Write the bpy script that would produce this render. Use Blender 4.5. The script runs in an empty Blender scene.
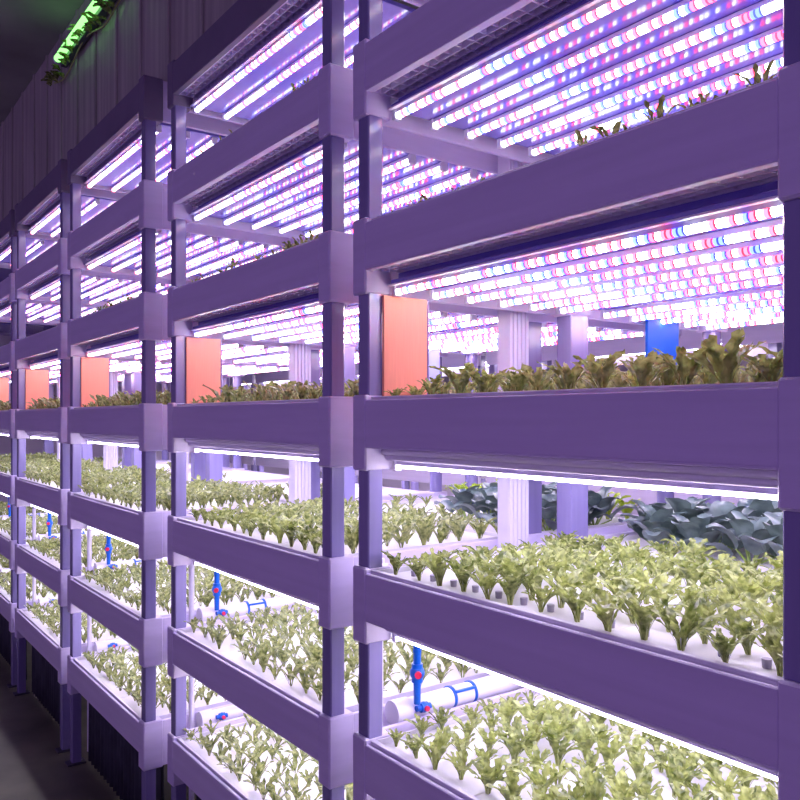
import bpy, math, random
import numpy as np
random.seed(7)
R = random.Random(11)
sc = bpy.context.scene
COL = sc.collection
PI = math.pi
EYE = 1.57                      # camera height above the floor

# ------------------------------------------------------------------ materials
def new_mat(name):
    m = bpy.data.materials.new(name); m.use_nodes = True
    nt = m.node_tree
    return m, nt, nt.nodes['Principled BSDF']

def plain(name, col, rough=0.5, spec=0.5, noise=0.0, scale=8.0, stretch=None, coat=0.0, metal=0.0, bump=0.0):
    m, nt, b = new_mat(name)
    b.inputs['Roughness'].default_value = rough
    b.inputs['Specular IOR Level'].default_value = spec
    b.inputs['Coat Weight'].default_value = coat
    b.inputs['Coat Roughness'].default_value = 0.12
    b.inputs['Metallic'].default_value = metal
    b.inputs['Base Color'].default_value = (*col, 1)
    if noise or bump:
        tc = nt.nodes.new('ShaderNodeTexCoord'); mp = nt.nodes.new('ShaderNodeMapping')
        if stretch: mp.inputs['Scale'].default_value = stretch
        nz = nt.nodes.new('ShaderNodeTexNoise'); nz.inputs['Scale'].default_value = scale; nz.inputs['Detail'].default_value = 4
        nt.links.new(tc.outputs['Object'], mp.inputs['Vector']); nt.links.new(mp.outputs['Vector'], nz.inputs['Vector'])
        if noise:
            rp = nt.nodes.new('ShaderNodeValToRGB')
            rp.color_ramp.elements[0].position = .3; rp.color_ramp.elements[1].position = .7
            rp.color_ramp.elements[0].color = (*[c * (1 - noise) for c in col], 1)
            rp.color_ramp.elements[1].color = (*[min(1, c * (1 + noise)) for c in col], 1)
            nt.links.new(nz.outputs['Fac'], rp.inputs['Fac']); nt.links.new(rp.outputs['Color'], b.inputs['Base Color'])
        if bump:
            bp = nt.nodes.new('ShaderNodeBump'); bp.inputs['Strength'].default_value = bump; bp.inputs['Distance'].default_value = .01
            nt.links.new(nz.outputs['Fac'], bp.inputs['Height']); nt.links.new(bp.outputs['Normal'], b.inputs['Normal'])
    return m

def leaf_mat(name, c1, c2, rough=.35, trans=.35, scale=30):
    m, nt, b = new_mat(name)
    tc = nt.nodes.new('ShaderNodeTexCoord'); nz = nt.nodes.new('ShaderNodeTexNoise'); nz.inputs['Scale'].default_value = scale
    oi = nt.nodes.new('ShaderNodeObjectInfo'); ad = nt.nodes.new('ShaderNodeMath'); ad.operation = 'MULTIPLY_ADD'
    rp = nt.nodes.new('ShaderNodeValToRGB'); rp.color_ramp.elements[0].position = .35; rp.color_ramp.elements[1].position = .75
    rp.color_ramp.elements[0].color = (*c1, 1); rp.color_ramp.elements[1].color = (*c2, 1)
    nt.links.new(tc.outputs['Object'], nz.inputs['Vector'])
    nt.links.new(oi.outputs['Random'], ad.inputs[0]); ad.inputs[1].default_value = .16; nt.links.new(nz.outputs['Fac'], ad.inputs[2])
    nt.links.new(ad.outputs[0], rp.inputs['Fac']); nt.links.new(rp.outputs['Color'], b.inputs['Base Color'])
    b.inputs['Roughness'].default_value = rough; b.inputs['Coat Weight'].default_value = .35; b.inputs['Coat Roughness'].default_value = .22
    tr = nt.nodes.new('ShaderNodeBsdfTranslucent'); nt.links.new(rp.outputs['Color'], tr.inputs['Color'])
    mx = nt.nodes.new('ShaderNodeMixShader'); mx.inputs[0].default_value = trans
    nt.links.new(b.outputs[0], mx.inputs[1]); nt.links.new(tr.outputs[0], mx.inputs[2])
    nt.links.new(mx.outputs[0], nt.nodes['Material Output'].inputs['Surface'])
    return m

def led_mat(name, k, white=False, soft=1.0):
    """a strip of white, red and blue diodes 11 mm apart behind a clear lens"""
    m = bpy.data.materials.new(name); m.use_nodes = True; nt = m.node_tree; nt.nodes.clear()
    out = nt.nodes.new('ShaderNodeOutputMaterial'); em = nt.nodes.new('ShaderNodeEmission')
    tc = nt.nodes.new('ShaderNodeTexCoord'); sp = nt.nodes.new('ShaderNodeSeparateXYZ')
    mul = nt.nodes.new('ShaderNodeMath'); mul.operation = 'MULTIPLY'; mul.inputs[1].default_value = 1 / .0105
    fl = nt.nodes.new('ShaderNodeMath'); fl.operation = 'FLOOR'
    fr = nt.nodes.new('ShaderNodeMath'); fr.operation = 'FRACT'
    wn = nt.nodes.new('ShaderNodeTexWhiteNoise'); wn.noise_dimensions = '1D'
    rp = nt.nodes.new('ShaderNodeValToRGB'); rp.color_ramp.interpolation = 'CONSTANT'
    e = rp.color_ramp.elements
    e[0].position = 0; e[0].color = (1.0, 1.08, 1.0, 1)
    e[1].position = .52; e[1].color = (1.0, .06 * soft, .10 * soft, 1)
    n = e.new(.77); n.color = (.06 * soft, .09 * soft, 1.0, 1)
    if white: e[0].color = (.98, .91, 1, 1); e[1].color = (1, .76, .85, 1); e[1].position = .78; n.color = (.7, .72, 1, 1); n.position = .9
    gap = nt.nodes.new('ShaderNodeValToRGB'); gap.color_ramp.interpolation = 'CONSTANT'
    g = gap.color_ramp.elements; g[0].position = 0; g[0].color = (.36 * soft, .31 * soft, .5 * soft, 1) if not white else (.7, .6, .9, 1); g[1].position = .36; g[1].color = (1, 1, 1, 1)
    mm = nt.nodes.new('ShaderNodeMix'); mm.data_type = 'RGBA'; mm.blend_type = 'MULTIPLY'; mm.inputs[0].default_value = 1
    L = nt.links.new
    L(tc.outputs['Object'], sp.inputs[0]); L(sp.outputs['Y'], mul.inputs[0]); L(mul.outputs[0], fl.inputs[0]); L(mul.outputs[0], fr.inputs[0])
    gs = nt.nodes.new('ShaderNodeMath'); gs.operation = 'MULTIPLY'; gs.inputs[1].default_value = .381966
    jt = nt.nodes.new('ShaderNodeMath'); jt.operation = 'MULTIPLY_ADD'; jt.inputs[1].default_value = .35
    f2 = nt.nodes.new('ShaderNodeMath'); f2.operation = 'FRACT'
    L(fl.outputs[0], wn.inputs['W']); L(fl.outputs[0], gs.inputs[0]); L(wn.outputs['Value'], jt.inputs[0]); L(gs.outputs[0], jt.inputs[2])
    L(jt.outputs[0], f2.inputs[0]); L(f2.outputs[0], rp.inputs[0]); L(fr.outputs[0], gap.inputs[0])
    L(rp.outputs[0], mm.inputs[6]); L(gap.outputs[0], mm.inputs[7]); L(mm.outputs[2], em.inputs['Color'])
    em.inputs['Strength'].default_value = k
    L(em.outputs[0], out.inputs['Surface'])
    return m

M = {}
M['frame'] = plain('lilac_plastic', (.74, .67, .86), .38, .4, noise=.05, scale=6, stretch=(1, .3, 6))
M['frame_shaded'] = plain('lilac_plastic_shaded', (.20, .17, .24), .5, .3, noise=.1, scale=5)  # frame colour darkened for top-tier fronts, shade of the dim top painted in
M['post'] = plain('post_alloy', (.24, .21, .42), .2, .6, noise=.08, scale=5, stretch=(8, 8, .4), coat=.35)
M['white'] = plain('white_foam_board', (.86, .84, .88), .6, .3, noise=.03, scale=20)
M['pan'] = plain('white_pan', (.80, .77, .85), .35, .4)
M['panel'] = plain('glossy_underside', (.22, .19, .62), .16, .6, noise=.05, scale=6)
M['profile'] = plain('pale_profile', (.86, .80, .94), .55, .5)
M['pvc'] = plain('white_pvc', (.82, .79, .88), .3, .5)
M['duct'] = plain('fluted_duct', (.70, .66, .82), .4, .4)
M['tube'] = plain('tube_housing', (.62, .58, .78), .3, .5)
M['cap'] = plain('tube_cap', (.75, .72, .82), .4)
M['blue'] = plain('blue_plastic', (.0, .11, .55), .3, .5)
M['red'] = plain('red_dial', (.75, .02, .08), .35)
M['magenta'] = plain('magenta_plastic', (.62, .03, .55), .35)
M['salmon'] = plain('salmon_card', (.95, .37, .25), .55, .3, noise=.04, scale=40, stretch=(6, 6, .3))
M['bluecard'] = plain('blue_card', (.003, .09, .46), .5, .3)
M['lilaccard'] = plain('pale_blue_card', (.42, .48, .85), .3, .5)
M['black'] = plain('black_cloth', (.045, .05, .062), .7, .3, noise=.3, scale=10)
M['foot'] = plain('foot_steel', (.05, .05, .07), .4)
M['plug'] = plain('grey_plug', (.42, .39, .50), .5)
M['floor'] = plain('floor_concrete', (.16, .165, .10), .45, .4, noise=.35, scale=3, bump=.1)
M['bulk'] = plain('bulkhead_sheet', (.42, .40, .35), .42, .4, noise=.25, scale=3, stretch=(1, 10, .4))
M['ceil'] = plain('ceiling_sheet', (.27, .29, .24), .5, .4, noise=.3, scale=2)
M['wall'] = plain('pale_wall', (.55, .48, .62), .6, .3)
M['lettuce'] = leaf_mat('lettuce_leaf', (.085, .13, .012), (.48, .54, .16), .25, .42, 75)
M['lettuce_bright'] = leaf_mat('bright_lettuce_leaf', (.24, .38, .01), (.50, .64, .05), .3, .35, 60)
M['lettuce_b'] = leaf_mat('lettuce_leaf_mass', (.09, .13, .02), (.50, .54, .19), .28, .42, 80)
M['stalk'] = plain('pale_stalk', (.45, .50, .16), .4)
M['kale'] = leaf_mat('kale_leaf', (.05, .085, .085), (.17, .23, .215), .34, .12, 30)
M['kalestalk'] = plain('kale_stalk', (.30, .42, .10), .4)
M['led'] = led_mat('led_strip', 10.0)
M['led_mid'] = led_mat('led_strip_mixed', 21.0, False, .5)
M['led_strong'] = led_mat('led_strip_white', 34.0, True)
def emit(name, col, k):
    m = bpy.data.materials.new(name); m.use_nodes = True; nt = m.node_tree; nt.nodes.clear()
    o = nt.nodes.new('ShaderNodeOutputMaterial'); e = nt.nodes.new('ShaderNodeEmission')
    e.inputs[0].default_value = (*col, 1); e.inputs[1].default_value = k
    nt.links.new(e.outputs[0], o.inputs[0]); return m
M['greenlamp'] = emit('green_lamp_glow', (.30, 1.0, .25), 2.2)

# ------------------------------------------------------------------ mesh helpers
class MB:
    def __init__(s): s.v = []; s.f = []; s.mi = []; s.sm = []
    def add(s, vs, fs, mi=0, smooth=False):
        n = len(s.v); s.v += vs
        for f in fs: s.f.append([i + n for i in f]); s.mi.append(mi); s.sm.append(smooth)
        return s
    def box(s, x0, x1, y0, y1, z0, z1, mi=0, b=0.0):
        if b <= 0:
            vs = [(x, y, z) for x in (x0, x1) for y in (y0, y1) for z in (z0, z1)]
            return s.add(vs, [(0, 1, 3, 2), (4, 6, 7, 5), (0, 4, 5, 1), (2, 3, 7, 6), (0, 2, 6, 4), (1, 5, 7, 3)], mi)
        b = min(b, (x1 - x0) * .45, (y1 - y0) * .45, (z1 - z0) * .45)
        vs = []; ix = {}
        for sx in (0, 1):
            for sy in (0, 1):
                for sz in (0, 1):
                    X, Y, Z = (x0, x1)[sx], (y0, y1)[sy], (z0, z1)[sz]
                    dx, dy, dz = (b, -b)[sx], (b, -b)[sy], (b, -b)[sz]
                    ix[sx, sy, sz] = len(vs)
                    vs += [(X, Y + dy, Z + dz), (X + dx, Y, Z + dz), (X + dx, Y + dy, Z)]
        fs = []
        I = lambda a, k: ix[a] + k
        for sgn in (0, 1):
            q = [(0, 0), (0, 1), (1, 1), (1, 0)]
            a = [I((sgn, p, r), 0) for p, r in q]; fs.append(a if sgn == 0 else a[::-1])
            a = [I((p, sgn, r), 1) for p, r in q]; fs.append(a[::-1] if sgn == 0 else a)
            a = [I((p, r, sgn), 2) for p, r in q]; fs.append(a if sgn == 0 else a[::-1])
        for p in (0, 1):
            for r in (0, 1):
                fs.append([I((p, r, 0), 0), I((p, r, 1), 0), I((p, r, 1), 1), I((p, r, 0), 1)])
                fs.append([I((p, 0, r), 0), I((p, 1, r), 0), I((p, 1, r), 2), I((p, 0, r), 2)])
                fs.append([I((0, p, r), 1), I((1, p, r), 1), I((1, p, r), 2), I((0, p, r), 2)])
        for a in ix: fs.append([ix[a], ix[a] + 1, ix[a] + 2])
        return s.add(vs, fs, mi)
    def tube(s, p0, p1, r0, r1=None, n=12, mi=0, cap=True):
        r1 = r0 if r1 is None else r1
        p0 = np.array(p0, float); p1 = np.array(p1, float); d = p1 - p0; d /= np.linalg.norm(d)
        u = np.cross(d, (0, 0, 1) if abs(d[2]) < .9 else (1, 0, 0)); u /= np.linalg.norm(u); w = np.cross(d, u)
        vs = []
        for p, r in ((p0, r0), (p1, r1)):
            for k in range(n):
                a = 2 * PI * k / n; vs.append(tuple(p + r * (math.cos(a) * u + math.sin(a) * w)))
        s.add(vs, [(k, (k + 1) % n, n + (k + 1) % n, n + k) for k in range(n)], mi, True)
        if cap: s.add(vs, [tuple(range(n))[::-1], tuple(range(n, 2 * n))], mi)
        return s
    def sphere(s, c, r, n=10, m=6, mi=0, sc=(1, 1, 1)):
        vs = []
        for j in range(m + 1):
            t = PI * j / m
            for k in range(n):
                a = 2 * PI * k / n
                vs.append((c[0] + sc[0] * r * math.sin(t) * math.cos(a), c[1] + sc[1] * r * math.sin(t) * math.sin(a), c[2] + sc[2] * r * math.cos(t)))
        return s.add(vs, [(j * n + k, (j + 1) * n + k, (j + 1) * n + (k + 1) % n, j * n + (k + 1) % n) for j in range(m) for k in range(n)], mi, True)
    def mesh(s, name, mats):
        me = bpy.data.meshes.new(name); me.from_pydata(s.v, [], s.f)
        for m in (mats if isinstance(mats, (list, tuple)) else [mats]): me.materials.append(m)
        me.polygons.foreach_set('material_index', s.mi); me.polygons.foreach_set('use_smooth', s.sm)
        me.update()
        import bmesh
        bm = bmesh.new(); bm.from_mesh(me); bmesh.ops.recalc_face_normals(bm, faces=bm.faces); bm.to_mesh(me); bm.free()
        return me

def link(name, me, parent=None, loc=None):
    o = bpy.data.objects.new(name, me); COL.objects.link(o)
    if parent: o.parent = parent
    if loc: o.location = loc
    return o
def part(name, mb, mats, parent): return link(name, mb.mesh(name, mats), parent)
def tag(o, label, cat, group=None):
    o['label'] = label; o['category'] = cat
    if group: o['group'] = group
    return o
def thing(name, label, cat, loc=(0, 0, 0), group=None):
    o = bpy.data.objects.new(name, None); COL.objects.link(o); o.location = loc; o.empty_display_size = .05
    return tag(o, label, cat, group)
def struct(name, mb, mats):
    o = part(name, mb, mats, None); o['kind'] = 'structure'; return o
def ordn(n): return ['first', 'second', 'third', 'fourth', 'fifth', 'sixth', 'seventh', 'eighth', 'ninth', 'tenth', 'eleventh', 'twelfth', 'thirteenth', 'fourteenth', 'fifteenth', 'sixteenth'][n]

# ------------------------------------------------------------------ layout
BAYS = [  # front plane x, right end y, left end y
    (1.00, .496, 1.545), (1.00, 1.645, 2.713), (.96, 2.838, 3.870), (.96, 3.990, 5.020), (.96, 5.130, 6.160), (.96, 6.280, 7.310)]
BAYNAME = ['nearest rack', 'second rack', 'third rack', 'fourth rack', 'fifth rack', 'farthest rack']
TIERS = [('top tier', 1.215), ('second tier down', .845), ('third tier down', .447), ('eye-level tier', .052),
         ('tier below eye level', -.334), ('second lowest tier', -.714), ('lowest tier', -1.080)]
SLH = .170          # height of the corner sleeves

def build_rack(i, fx, y0, y1):
    L = y1 - y0
    label = ['tall lilac grow rack nearest the camera, filling the right half', 'lilac grow rack second from the camera, left of the nearest rack',
             'third lilac grow rack along the aisle, its legs showing beside black skirt', 'fourth lilac grow rack along the aisle, partly hidden by third',
             'fifth lilac grow rack along the aisle, cut by the left picture edge',
             'farthest lilac grow rack, glimpsed only through the fifth rack'][i]
    t = thing('grow_rack', label, 'rack', (fx, y0, 0), 'grow racks along the aisle')
    top = EYE + TIERS[0][1]
    # six posts: front pair, middle pair, rear pair
    for (xa, xb, wy) in ((.01, .05, .042), (.66, .73, .055), (1.327, 1.383, .056)):
        for left in (0, 1):
            ya = .009 if not left else L - .009 - wy
            m = MB().box(xa, xb, ya, ya + wy, .008, top - .005, b=.003) if xa < 1 else MB().tube((xa + .028, ya + .028, .008), (xa + .028, ya + .028, top - .005), .028, n=24)
            o = part('post', m, M['post'], t)
            f = MB().box(xa - .02, xb + .02, ya - .008, ya + wy + .008, 0, .009, b=.002)
            part('foot_plate', f, M['foot'], o)
    for k, (tn, z) in enumerate(TIERS):
        z0 = EYE + z; fm = M['frame_shaded'] if k == 0 else M['frame']
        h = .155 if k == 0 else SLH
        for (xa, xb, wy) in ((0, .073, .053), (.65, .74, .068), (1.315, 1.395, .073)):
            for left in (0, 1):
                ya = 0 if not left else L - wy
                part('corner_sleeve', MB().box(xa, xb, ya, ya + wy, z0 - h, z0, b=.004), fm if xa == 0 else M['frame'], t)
        # front beam with a small rolled lip top and bottom
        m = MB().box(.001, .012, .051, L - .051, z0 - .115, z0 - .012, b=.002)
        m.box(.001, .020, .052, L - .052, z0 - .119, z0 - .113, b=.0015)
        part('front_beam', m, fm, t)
        part('rear_beam', MB().box(1.380, 1.392, .071, L - .071, z0 - .115, z0 - .012, b=.002), M['frame'], t)
        part('middle_beam', MB().box(.68, .71, .066, L - .066, z0 - .115, z0 - .030, b=.002), M['frame'], t)
        for left in (0, 1):
            ya = .004 if not left else L - .016
            m = MB().box(.072, .652, ya, ya + .012, z0 - h + .004, z0 - .004, b=.002).box(.738, 1.317, ya, ya + .012, z0 - h + .004, z0 - .004, b=.002)
            part('end_beam', m, M['frame'], t)
        # egg-crate grating just behind the front beam
        m = MB()
        for xx in (.022, .044, .066, .088): m.box(xx - .002, xx + .002, .055, L - .055, z0 - .117, z0 - .095)
        n = int((L - .11) / .034)
        for q in range(n + 1):
            yy = .055 + q * (L - .11) / n
            m.box(.0205, .088, yy - .002, yy + .002, z0 - .116, z0 - .096)
        m.box(.0205, .092, .055, L - .055, z0 - .094, z0 - .091, 1)
        m.box(.090, .094, .055, L - .055, z0 - .134, z0 - .091, 1)
        part('grating', m, [M['profile'], M['panel']], t)
        if k < 6:
            # lamp panel with a ridged front profile
            part('lamp_panel', MB().box(.070, .651, .053, L - .053, z0 - .146, z0 - .134, b=.001).box(.739, 1.316, .053, L - .053, z0 - .146, z0 - .134, b=.001), M['panel'], t)
            m = MB()
            if k >= 3:      # the lower tiers carry a double half-round ridge
                for xx, zz, rr in ((.050, .127, .0075), (.061, .140, .0075)): m.tube((xx, .054, z0 - zz), (xx, L - .054, z0 - zz), rr, n=12)
            else: m.box(.060, .072, .054, L - .054, z0 - .149, z0 - .145, b=.001)
            part('ridged_profile', m, M['profile'], t)
    return t

racks = [build_rack(i, *b) for i, b in enumerate(BAYS)]

# ------------------------------------------------------------------ LED tubes
def tube_meshes(L, led='led'):
    h = MB().box(-.0072, .0072, 0, L, -.002, .010, b=.002)
    n = MB(); seg = 8; vs = []
    for y in (.012, L - .012):
        for k in range(seg + 1):
            a = PI - .5 + (PI + 1.0) * k / seg; vs.append(((.0072 if led == 'led_strong' else .0085) * math.cos(a), y, -.004 + (.0042 if led == 'led_strong' else .0080) * math.sin(a)))
    s = seg + 1
    n.add(vs, [(k, k + 1, s + k + 1, s + k) for k in range(seg)], 0, True)
    c = MB()
    c.box(-.0098, .0098, -.001, .013, -.0145, .0105, b=.002)
    c2 = MB().box(-.0098, .0098, L - .013, L + .001, -.0145, .0105, b=.002)
    return h.mesh('tube_housing', M['tube']), n.mesh('led_lens', M[led]), c.mesh('end_cap', M['cap']), c2.mesh('end_cap', M['cap'])

def place_tube(meshes, loc, label, group, name='led_tube_light'):
    t = thing(name, label, 'light', loc, group)
    for nm, me in zip(('housing', 'led_lens', 'end_cap', 'end_cap'), meshes): link(nm, me, t)
    return t

XF = [.075 + .108 * k for k in range(6)]
XH = [.075, .20, .33, .46, .60]
XR = [.79, .915, 1.04, 1.165, 1.28]
for i, (fx, y0, y1) in enumerate(BAYS):
    ms_a = tube_meshes(y1 - y0 - .116); ms_b = tube_meshes(y1 - y0 - .116, 'led_strong'); ms_c = tube_meshes(y1 - y0 - .116, 'led_mid')
    for k, (tn, z) in enumerate(TIERS[:6]):
        xs = (XF if k < 2 else XF + XR if k == 2 else XH + XR[::2] if k == 3 else XH + ([XR[0], XR[2], XR[4]] if k == 4 else []))
        if i == 5: xs = [] if k < 2 else XH[::2]
        for q, xx in enumerate(xs):
            where = f'{ordn(q)} LED tube from the front'
            place_tube(ms_a if k < 2 else ms_c if k == 2 else ms_b, (fx + xx + .004, y0 + .058, EYE + z - .157), f'{where} under the {tn} of the {BAYNAME[i]}',
                       'LED tubes under the rack tiers')

# ------------------------------------------------------------------ trays
def tray(i, k, rear=False):
    fx, y0, y1 = BAYS[i]; L = y1 - y0; z0 = EYE + TIERS[k][1]
    xa, xb = (.0145, .647) if not rear else (.743, 1.313)
    what = 'rear' if rear else 'front'
    t = thing('grow_tray', f'white {what} grow tray on the {TIERS[k][0]} of the {BAYNAME[i]}', 'tray', (fx, y0, z0), 'grow trays on the racks')
    ya, yb = .056, L - .056
    m = MB().box(xa, xb, ya, yb, -.088, -.082)
    for (a, b, c, d) in ((xa, xa + .004, ya, yb), (xb - .004, xb, ya, yb), (xa + .004, xb - .004, ya, ya + .004), (xa + .004, xb - .004, yb - .004, yb)):
        m.box(a, b, c, d, -.082, -.006)
    part('pan', m, M['pan'], t)
    part('rim', MB().box(xa - .001, xa + .012, ya, yb, -.0085, -.0045, b=.001), M['pan'], t)
    r = MB(); n = 3
    for q in range(n):
        a = ya + .006 + q * (yb - ya - .012) / n; b = ya + .006 + (q + 1) * (yb - ya - .012) / n
        r.box(xa + .0045, xb - .0045, a + .0008, b - .0008, -.040, -.016, b=.002)
    part('raft', r, M['white'], t)
    return t
trays = {}
for i in range(6):
    for k in range(1, 7): trays[i, k] = tray(i, k)
    for k in (2, 3, 4): trays[i, k, 'r'] = tray(i, k, True)

# ------------------------------------------------------------------ plants
def leaf(rng, L, W, a0, a1, az, base, frill, petiole=.35, n=6, cup=.25, lobes=0, m=4, dent=0.0):
    """one leaf as vertex rows across a bent midrib; returns verts, faces"""
    ca, sa = math.cos(az), math.sin(az)
    vs = []; fs = []; r = 0.0; z = 0.0; ph = rng.uniform(0, 6.28)
    for j in range(n + 1):
        t = j / n
        a = a0 + (a1 - a0) * t ** 1.6
        if j: r += L / n * math.sin(a); z += L / n * math.cos(a)
        if t < petiole: w = .11 + .08 * t / petiole
        else:
            s = (t - petiole) / (1 - petiole); w = max(.16, math.sin(PI * min(.97, .18 + .76 * s)) ** .7)
            if dent: w *= 1 - dent * (j % 2) * rng.uniform(.6, 1.3)
            if lobes: w *= 1 + .18 * math.cos(lobes * PI * s + ph)
        for c in range(m + 1):
            u = (c / m - .5) * 2
            off = u * w * W * .5
            up = cup * abs(u) * w * W * .5 + (frill * W * rng.uniform(-1, 1) * abs(u) if t > petiole else 0)
            rr = r - up * math.cos(a); zz = z + up * math.sin(a)
            sl = dent * W * .25 * abs(u) if dent and t > petiole else 0      # lobes sweep forward
            rr += sl * math.sin(a); zz += sl * math.cos(a)
            vs.append((base[0] + rr * ca - off * sa, base[1] + rr * sa + off * ca, base[2] + zz))
    for j in range(n):
        for c in range(m):
            p = j * (m + 1) + c; fs.append((p, p + 1, p + m + 2, p + m + 1))
    return vs, fs

def lettuce_variant(seed, nl=16, n=9, H=.074):
    rng = random.Random(seed); mb = MB(); st = MB()
    for q in range(nl):
        az = q * 2.4 + rng.uniform(-.5, .5); inner = q / nl
        L = H * (1.12 - .40 * inner) * rng.uniform(.78, 1.12)
        a0 = math.radians(rng.uniform(4, 14) + 8 * (1 - inner)); a1 = math.radians(rng.uniform(15, 55) + 38 * (1 - inner))
        v, f = leaf(rng, L, L * rng.uniform(.22, .32), a0, a1, az, (.003 * math.cos(az), .003 * math.sin(az), .001), .16, .36, n=n, m=2, dent=.5)
        mb.add(v, f, 0, False)
    for q in range(4):
        az = q * 1.57 + rng.uniform(-.3, .3)
        st.tube((.002 * math.cos(az), .002 * math.sin(az), -.004), (.008 * math.cos(az), .008 * math.sin(az), .026), .0020, .0011, n=6)
    return mb, st

def kale_variant(seed, H=.12):
    rng = random.Random(seed); mb = MB(); st = MB()
    for q in range(11):
        az = q * 2.4 + rng.uniform(-.3, .3); inner = q / 11
        ext = (.070 - .058 * inner) * rng.uniform(.8, 1.15); zz = H * (.12 + .50 * inner) * rng.uniform(.85, 1.1)
        bx, by = ext * math.cos(az), ext * math.sin(az)
        st.tube((.004 * math.cos(az), .004 * math.sin(az), -.004), (bx, by, zz), .0032, .002, n=6)
        L = rng.uniform(.080, .105) * (1 - .2 * inner)
        v, f = leaf(rng, L, L * .84, math.radians(8 + 22 * (1 - inner)), math.radians(60 + 65 * (1 - inner)), az, (bx, by, zz), .02, petiole=.02, n=7, cup=.30, lobes=2)
        mb.add(v, f, 0, True)
    return mb, st

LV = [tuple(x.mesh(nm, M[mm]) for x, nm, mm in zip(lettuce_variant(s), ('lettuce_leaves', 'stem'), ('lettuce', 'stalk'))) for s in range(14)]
KV = [tuple(x.mesh(nm, M[mm]) for x, nm, mm in zip(kale_variant(s + 50), ('kale_leaves', 'stem'), ('kale', 'kalestalk'))) for s in range(8)]
SV = [tuple(x.mesh(nm, M[mm]) for x, nm, mm in zip(lettuce_variant(s + 90, 6, 7, .05), ('seedling_leaves', 'stem'), ('lettuce', 'stalk'))) for s in range(6)]

def plant(name, var, loc, rz, s, label, cat, group, tilt=(0, 0)):
    o = link(name, var[0], None, loc); o.rotation_euler = (tilt[0], tilt[1], rz); o.scale = (s, s, s)
    link('stem', var[1], o)
    return tag(o, label, cat, group)

# low-resolution lettuce shapes for the mass farther back
def low_arrays(seed):
    mb, _ = lettuce_variant(seed, 9, 5, .076)
    return np.array(mb.v), np.array(mb.f)
LOW = [low_arrays(s + 200) for s in range(6)]
mass = []           # (loc, rz, scale)

PX, PY = .070, .070
indiv = 0
tray_word = {3: 'eye-level', 4: 'below-eye-level', 5: 'second lowest'}
for i, (fx, y0, y1) in enumerate(BAYS):
    L = y1 - y0
    ny = int((L - .16) / PY) + 1
    for k in (3, 4, 5, 6):
        z = EYE + TIERS[k][1] - .017
        for ix in range(9):
            for iy in range(ny):
                x = fx + .062 + ix * PX + R.uniform(-.009, .009)
                y = y1 - .085 - iy * (L - .17) / (ny - 1) + R.uniform(-.009, .009)
                s = R.uniform(.74, 1.15) * (.72 if iy == 0 else .85 if iy == 1 else 1) * (1.0 if k == 5 else .86 if k == 3 and ix < 2 and iy < 3 else 1.0)
                if k == 3 and ix == 0 and iy < 3: s *= .75
                rz = R.uniform(0, 6.28)
                own = (i == 0 and (k == 4 or (k == 5 and (iy > 0 or ix < 4) and iy < 13) or (k == 3 and ix < 2))) or (i == 1 and k == 4 and ix < 2)
                if R.random() < .03 and not own: continue
                if own and indiv < 278:
                    indiv += 1
                    plant('lettuce', R.choice(LV), (x, y, z), rz, s,
                          f'frilly green lettuce, {ordn(iy)} from left, {"front" if ix == 0 else ordn(ix)} row, {BAYNAME[i]}, {tray_word[k]} tray',
                          'lettuce', 'lettuces on the nearer trays', (R.uniform(-.12, .12), R.uniform(-.12, .12)))
                else:
                    mass.append((x, y, z, rz, s))
    # seedlings on rear trays of the farther racks
# rear trays at eye level and far row: appended below
ROW3X = 3.45
for i, (fx, y0, y1) in enumerate(BAYS):
    if i == 0: continue
    for ix in range(4):
        for iy in range(10):
            if R.random() < (.45 if i == 1 else .75): continue
            mass.append((fx + .83 + ix * .075, y1 - .1 - iy * .095, EYE + TIERS[4][1] - .017, R.uniform(0, 6), R.uniform(.5, .8)))

# kale on the rear trays of the nearest two racks
for i in (0, 1):
    fx, y0, y1 = BAYS[i]; L = y1 - y0
    for ix in range(3):
        n = 8
        for iy in range(n):
            x = fx + .835 + ix * .125 + R.uniform(-.012, .012)
            y = y1 - .10 - iy * (L - .2) / (n - 1) + R.uniform(-.015, .015)
            if i == 1 and iy < 4: continue
            if i == 0 and iy == 0 and ix == 0: continue
            plant('kale', R.choice(KV), (x, y, EYE + TIERS[4][1] - .017), R.uniform(0, 6.28), R.uniform(.85, 1.12),
                  f'blue-green kale, {ordn(iy)} from left, {ordn(ix)} row of the rear tray, {BAYNAME[i]}', 'kale', 'kale plants on the rear trays')

BV = []
for a, b in LV[:6]:
    c = a.copy(); c.materials.clear(); c.materials.append(M['lettuce_bright']); BV.append((c, b))
for i in (0, 1):
    fx, y0, y1 = BAYS[i]
    for iy in range(11):
        plant('lettuce', R.choice(BV), (fx + 1.235 + R.uniform(-.02, .02), y1 - .10 - iy * (y1 - y0 - .2) / 10, EYE + TIERS[4][1] - .017), R.uniform(0, 6.28), R.uniform(1.2, 1.5),
              f'bright green lettuce, {ordn(iy)} from left along the back edge of rear tray, {BAYNAME[i]}', 'lettuce', 'bright lettuces behind the kale')

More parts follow.
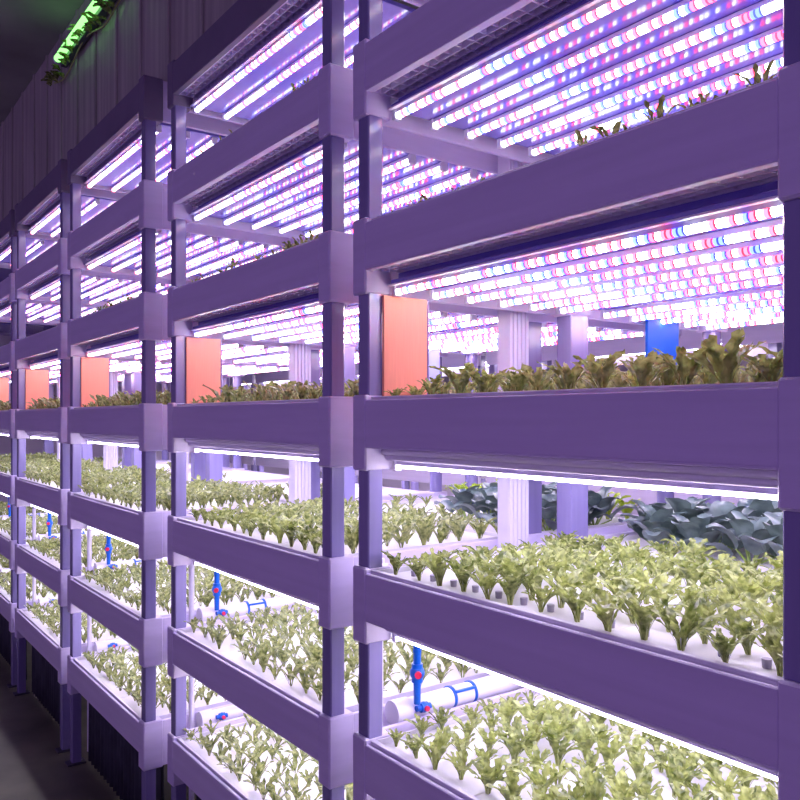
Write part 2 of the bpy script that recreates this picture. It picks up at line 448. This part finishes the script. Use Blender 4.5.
# seedlings peeping over the upper trays; positions along the front edge
def edge_seedlings(i, k, items, word):
    fx, y0, y1 = BAYS[i]
    for q, (y, h) in enumerate(items):
        plant('seedling', R.choice(SV), (fx + .030 + R.uniform(0, .012), y, EYE + TIERS[k][1] - .017), R.uniform(0, 6), h / .050,
              f'small seedling {ordn(q)} from left at front edge, {word}, {BAYNAME[i]}', 'seedling', 'seedlings on the upper trays')
def ray_y(px, x):       # where a sight line through column px meets the plane x
    d = px - 400
    return x * (652 - .592 * d) / (479 + .806 * d)
edge_seedlings(0, 2, [(ray_y(p, 1.035), h) for p, h in ((391, .026), (414, .034), (431, .04), (455, .036), (485, .034), (510, .026), (584, .042), (613, .042), (630, .026), (655, .058), (693, .036), (708, .034), (724, .028), (758, .052))], 'third tier down')
edge_seedlings(1, 2, [(ray_y(p, 1.035), h) for p, h in ((196, .035), (204, .04), (214, .035), (223, .04), (234, .045), (243, .035), (260, .033), (275, .03), (284, .04), (292, .042), (298, .045), (305, .042), (312, .05))], 'third tier down')
edge_seedlings(1, 1, [(ray_y(p, 1.035), h) for p, h in ((205, .035), (214, .034), (222, .036), (234, .045), (297, .04), (308, .045))], 'second tier down')
edge_seedlings(2, 2, [(ray_y(p, .995), h) for p, h in ((88, .035), (95, .035), (101, .05), (108, .035), (114, .04), (122, .04), (128, .045), (134, .04))], 'third tier down')

# ------------------------------------------------------------------ row across the back aisle
def back_rack(q, x0, y0, y1):
    L = y1 - y0
    t = thing('back_rack', f'pale grow rack across the back aisle, {ordn(q)} from the right', 'rack', (x0, y0, 0), 'grow racks across the back aisle')
    for xa in (.01, .62):
        for ya in (.01, L - .06): part('post', MB().box(xa, xa + .05, ya, ya + .05, 0, EYE + 1.2, b=.003), M['post'], t)
    for k, (tn, z) in enumerate(TIERS[1:6]):
        z0 = EYE + z
        part('front_beam', MB().box(0, .012, .0, L, z0 - .115, z0 - .012, b=.002), M['frame'], t)
        part('rear_beam', MB().box(.668, .68, .0, L, z0 - .115, z0 - .012, b=.002), M['frame'], t)
        part('shelf_panel', MB().box(.014, .666, .002, L - .002, z0 - .05, z0 - .03, b=.001), M['white'], t)
    ms = tube_meshes(L - .2, 'led_strong')
    for k in (2, 3, 4):
        for a, xx in enumerate((.15, .34, .53)):
            place_tube(ms, (x0 + xx, y0 + .1, EYE + TIERS[k][1] - .062), f'{ordn(a)} LED tube under {TIERS[k][0]} of back aisle rack {ordn(q)} from right', 'LED tubes on the back racks')
    for k in (3, 4):
        for ix in range(5):
            for iy in range(int(L / .13)):
                mass.append((x0 + .08 + ix * .12, y0 + .08 + iy * .13, EYE + TIERS[k][1] - .032, R.uniform(0, 6), R.uniform(1.4, 1.9)))
for q in range(5): back_rack(q, ROW3X, .6 + q * 1.62, .6 + q * 1.62 + 1.56)
for q, (y, s) in enumerate(((1.62, 1.3), (1.80, 1.25), (2.02, 1.1), (4.5, 1.3), (4.72, 1.2), (4.95, 1.35))):
    o = plant('kale', KV[q % 8], (ROW3X + .02, y, EYE + TIERS[2][1] - .032), q * 1.1, s * 1.25, f'dark kale {ordn(q)} from the right leaning over beam across back aisle', 'kale', 'kale on the back racks', (0, -.5))

# the rest of the lettuce, too many to single out
vv = []; ff = []; off = 0
for q, (x, y, z, rz, s) in enumerate(mass):
    v, f = LOW[q % 6]; c, n = math.cos(rz) * s, math.sin(rz) * s
    w = np.column_stack((v[:, 0] * c - v[:, 1] * n + x, v[:, 0] * n + v[:, 1] * c + y, v[:, 2] * s + z))
    vv.append(w); ff.append(f + off); off += len(v)
V = np.vstack(vv); F = np.vstack(ff)
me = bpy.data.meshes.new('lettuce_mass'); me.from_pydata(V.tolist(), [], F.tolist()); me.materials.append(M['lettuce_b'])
me.update()
o = link('lettuce_foliage', me); o['kind'] = 'stuff'; tag(o, 'dense small lettuces covering the trays of the farther racks', 'lettuce')

# grey plugs standing in the raft holes beside the front lettuces
for k, xo in ((4, .085), (3, .048)):
    fx, y0, y1 = BAYS[0]
    for q in range(13):
        y = y1 - .12 - q * .068
        m = MB().tube((xo, y - y0, -.018), (xo, y - y0, -.003), .0062, .0072, n=10)
        part('plug', m, M['plug'], trays[0, k])

# ------------------------------------------------------------------ things in the gaps between racks
GAPS = [(1.00, 1.595), (1.00, 2.776), (.96, 3.930), (.96, 5.075), (.96, 6.22)]
GN = ['nearest and second racks', 'second and third racks', 'third and fourth racks', 'fourth and fifth racks', 'fifth and farthest racks']
for g, (fx, gy) in enumerate(GAPS):
    # fluted duct
    t = thing('fluted_duct', f'white fluted duct column standing between the {GN[g]}', 'duct', (fx + .556, gy, 0), 'fluted ducts between racks')
    m = MB(); w = .076; d = .045; zt = EYE + 1.98; pts = []
    n = 5
    for q in range(n):
        a = -w / 2 + q * w / n; b = a + w / n
        pts += [(a, -d / 2 + .006), (a + .003, -d / 2), (b - .003, -d / 2), (b, -d / 2 + .006)]
    pts += [(w / 2, d / 2), (-w / 2, d / 2)]
    cl = []
    for p in pts:
        if not cl or (abs(cl[-1][0] - p[0]) + abs(cl[-1][1] - p[1])) > 1e-5: cl.append(p)
    N = len(cl); vs = [(x, y, 0.01) for x, y in cl] + [(x, y, zt) for x, y in cl]
    m.add(vs, [(q, (q + 1) % N, N + (q + 1) % N, N + q) for q in range(N)] + [tuple(range(N))[::-1], tuple(range(N, 2 * N))])
    part('shaft', m, M['duct'], t)
    part('base_flange', MB().box(-w / 2 - .012, w / 2 + .012, -d / 2 - .012, d / 2 + .012, 0, .014, b=.003), M['pvc'], t)
    # thin riser
    t = thing('riser_pipe', f'thin white riser pipe near the front posts between the {GN[g]}', 'pipe', (fx + .118, gy + .012, 0), 'thin riser pipes in the gaps')
    part('pipe', MB().tube((0, 0, 0), (0, 0, EYE - .36), .010, n=14), M['pvc'], t)
    part('top_cap', MB().tube((0, 0, EYE - .36), (0, 0, EYE - .34), .013, n=14), M['pvc'], t)
    # horizontal drain pipes
    for lv, zz, cc in (('upper', -.712, 'blue'), ('lower', -1.085, 'magenta')):
        t = thing('drain_pipe', f'{lv} white drain pipe with {cc} clip between the {GN[g]}', 'pipe', (fx + .150, gy - .012, EYE + zz), 'horizontal drain pipes in the gaps')
        part('pipe', MB().tube((0, 0, 0), (.84, 0, .008), .026, n=22), M['pvc'], t)
        part('socket', MB().tube((-.012, 0, 0), (.035, 0, 0), .030, n=22), M['pvc'], t)
        c = MB()
        for xx in (.170, .238):
            c.tube((xx - .004, 0, .003), (xx + .004, 0, .003), .0280, n=22)
        c.box(.170, .238, -.026, -.018, .018, .024, b=.001)
        part('clip', c, M[cc], t)
        v = MB()
        v.tube((.038, -.033, .010), (.080, -.033, .010), .0075, n=14).tube((.050, -.033, .010), (.070, -.033, .010), .012, n=14).sphere((.060, -.033, .010), .0135)
        vo = part('valve', v, M['blue'], t)
        part('valve_dial', MB().tube((.060, -.044, .010), (.060, -.050, .010), .0065, n=14), M['red'], vo)
    # vertical valve
    t = thing('ball_valve', f'upright blue ball valve with red dial between the {GN[g]}', 'valve', (fx + .190, gy - .045, EYE - .615), 'upright blue valves in the gaps')
    v = MB().tube((0, 0, -.075), (0, 0, -.012), .0085, .0095, n=16).tube((0, 0, .012), (0, 0, .20), .0095, n=16).sphere((0, 0, 0), .0185, n=16, m=10)
    v.tube((0, 0, -.022), (0, 0, -.010), .0135, n=16).tube((0, 0, .010), (0, 0, .022), .0135, n=16).tube((0, 0, .05), (0, 0, .058), .0105, n=16)
    part('body', v, M['blue'], t)
    part('dial', MB().tube((-.008, -.014, 0), (-.0115, -.0195, 0), .0085, n=16), M['red'], t)

# coloured panels standing in the eye-level tiers
for i, (fx, y0, y1) in enumerate(BAYS):
    z = EYE + .040
    t = thing('salmon_panel', f'salmon pink upright panel behind the left post, eye-level tier, {BAYNAME[i]}', 'panel', (fx + .046, y1 - .060, z), 'salmon panels in the eye-level tiers')
    part('sheet', MB().box(0, .124, 0, .008, -.004, .236, b=.001), M['salmon'], t)
    part('edge_strip', MB().box(.124, .129, -.001, .009, -.004, .236, b=.001), M['post'], t)
    if i < 2:
        cn = ('deep blue', 'pale blue')[i]
        t = thing('rear_panel', f'{cn} upright panel at the rear of the eye-level tier, {BAYNAME[i]}', 'panel', (fx + .975, y1 - .075, z), 'panels at the rear of the eye-level tiers')
        part('sheet', MB().box(0, .150 + .02 * i, 0, .01, -.055, .252, b=.001), M['bluecard' if i == 0 else 'lilaccard'], t)

# black pleated skirts below the lowest tier
for i, (fx, y0, y1) in enumerate(BAYS):
    t = MB(); n = 120; zt = EYE + TIERS[6][1] - .172; vs = []
    La, Lb = y0 + .06, y1 - .06
    for sgn in (0, .006):
        for zz in (.012, zt * .5, zt):
            for q in range(n + 1):
                a = q / n; y = La + (Lb - La) * a
                x = fx + .085 + .012 * math.sin(q * 1.05 + .4 * math.sin(q * .31)) * (1 - .3 * zz / zt) + sgn
                vs.append((x, y, zz))
    w = n + 1; fs = []
    for l in (0, 3):
        for r in (0, 1):
            for q in range(n):
                p = (l + r) * w + q; fs.append((p, p + 1, p + w + 1, p + w))
    for q in range(n):
        fs.append((2 * w + q, 2 * w + q + 1, 5 * w + q + 1, 5 * w + q)); fs.append((q, q + 1, 3 * w + q + 1, 3 * w + q))
    t.add(vs, fs, 0, True)
    th = thing('black_skirt', f'black pleated cloth skirt under the lowest tier of the {BAYNAME[i]}', 'curtain', (0, 0, 0), 'black skirts under the racks')
    part('cloth', t, M['black'], th)
    part('curtain_rail', MB().tube((fx + .09, y0 + .05, zt + .003), (fx + .09, y1 - .05, zt + .003), .007, n=10), M['foot'], th)

# ------------------------------------------------------------------ setting
struct('floor', MB().box(-2.5, 5.6, -2.0, 9.0, -.05, 0), M['floor'])
CZ = EYE + 2.0
struct('ceiling', MB().box(-2.5, 5.6, -2.0, 9.0, CZ, CZ + .05), M['ceil'])
m = MB(); y = -.2
while y < 8.9:
    m.box(1.075, 1.10, y, y + .298, EYE + 1.22, CZ, b=.004)
    m.box(1.066, 1.08, y + .29, y + .312, EYE + 1.22, CZ, b=.003)
    y += .31
m.box(1.062, 1.10, -.2, 8.9, EYE + 1.216, EYE + 1.236, b=.003)
struct('wall_bulkhead', m, M['bulk'])
struct('wall_right', MB().box(5.5, 5.6, -2.0, 9.0, 0, CZ), M['wall'])
struct('wall_far', MB().box(-2.5, 5.6, 9.0, 9.1, 0, CZ), M['wall'])

# green lamp high on the bulkhead with a trailing vine
t = thing('green_tube_lamp', 'glowing green tube lamp high on the dark bulkhead above the racks', 'lamp', (1.035, 3.45, EYE + 1.80))
part('backplate', MB().box(.0, .031, 0, .85, -.03, .03, b=.004), M['foot'], t)
part('lens', MB().tube((-.018, .02, 0), (-.018, .83, 0), .018, n=16), M['greenlamp'], t)
part('end_cap', MB().tube((-.018, .0, 0), (-.018, .02, 0), .019, n=16), M['cap'], t)
part('end_cap', MB().tube((-.018, .83, 0), (-.018, .85, 0), .019, n=16), M['cap'], t)
rng = random.Random(5); vb = MB(); sb = MB()
for q in range(70):
    y = rng.uniform(0, 1.1); z = -.05 - .03 * math.sin(y * 9) + rng.uniform(-.03, .03)
    v, f = leaf(rng, rng.uniform(.03, .06), .03, .6, 1.9, rng.uniform(2.2, 4.1), (rng.uniform(-.02, .0), y, z), .1, petiole=.1, n=4)
    vb.add(v, f, 0, True)
prev = (0.02, 0, -.05)
for q in range(1, 23):
    p = (.012, q * .05, -.055 - .03 * math.sin(q * .05 * 9)); sb.tube(prev, p, .004, n=6, cap=False); prev = p
t = thing('trailing_vine', 'leafy vine trailing along the bulkhead below the green tube lamp', 'vine', (1.04, 3.40, EYE + 1.80))
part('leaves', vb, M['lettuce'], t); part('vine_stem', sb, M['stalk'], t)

# ------------------------------------------------------------------ light, world, camera
w = bpy.data.worlds.new('World'); sc.world = w; w.use_nodes = True
bg = w.node_tree.nodes['Background']; bg.inputs[0].default_value = (.47, .275, .86, 1); bg.inputs[1].default_value = .50

cam = bpy.data.cameras.new('Camera'); co = bpy.data.objects.new('Camera', cam); COL.objects.link(co)
co.location = (0, 0, EYE); co.rotation_euler = (PI / 2, 0, -math.radians(36.3))
cam.sensor_width = 36; cam.lens = 36 * 809 / 800; cam.shift_y = 18 / 800; cam.clip_start = .02; cam.clip_end = 60
sc.camera = co
vs_ = sc.view_settings; vs_.view_transform = 'Standard'; vs_.look = 'None'; vs_.exposure = 0.0; vs_.gamma = 1.0; vs_.use_curve_mapping = False
sc.cycles.use_denoising = True
sc.cycles.max_bounces = 8; sc.cycles.diffuse_bounces = 4; sc.cycles.glossy_bounces = 3; sc.cycles.transmission_bounces = 3
print('INDIV', indiv, 'MASS', len(mass))
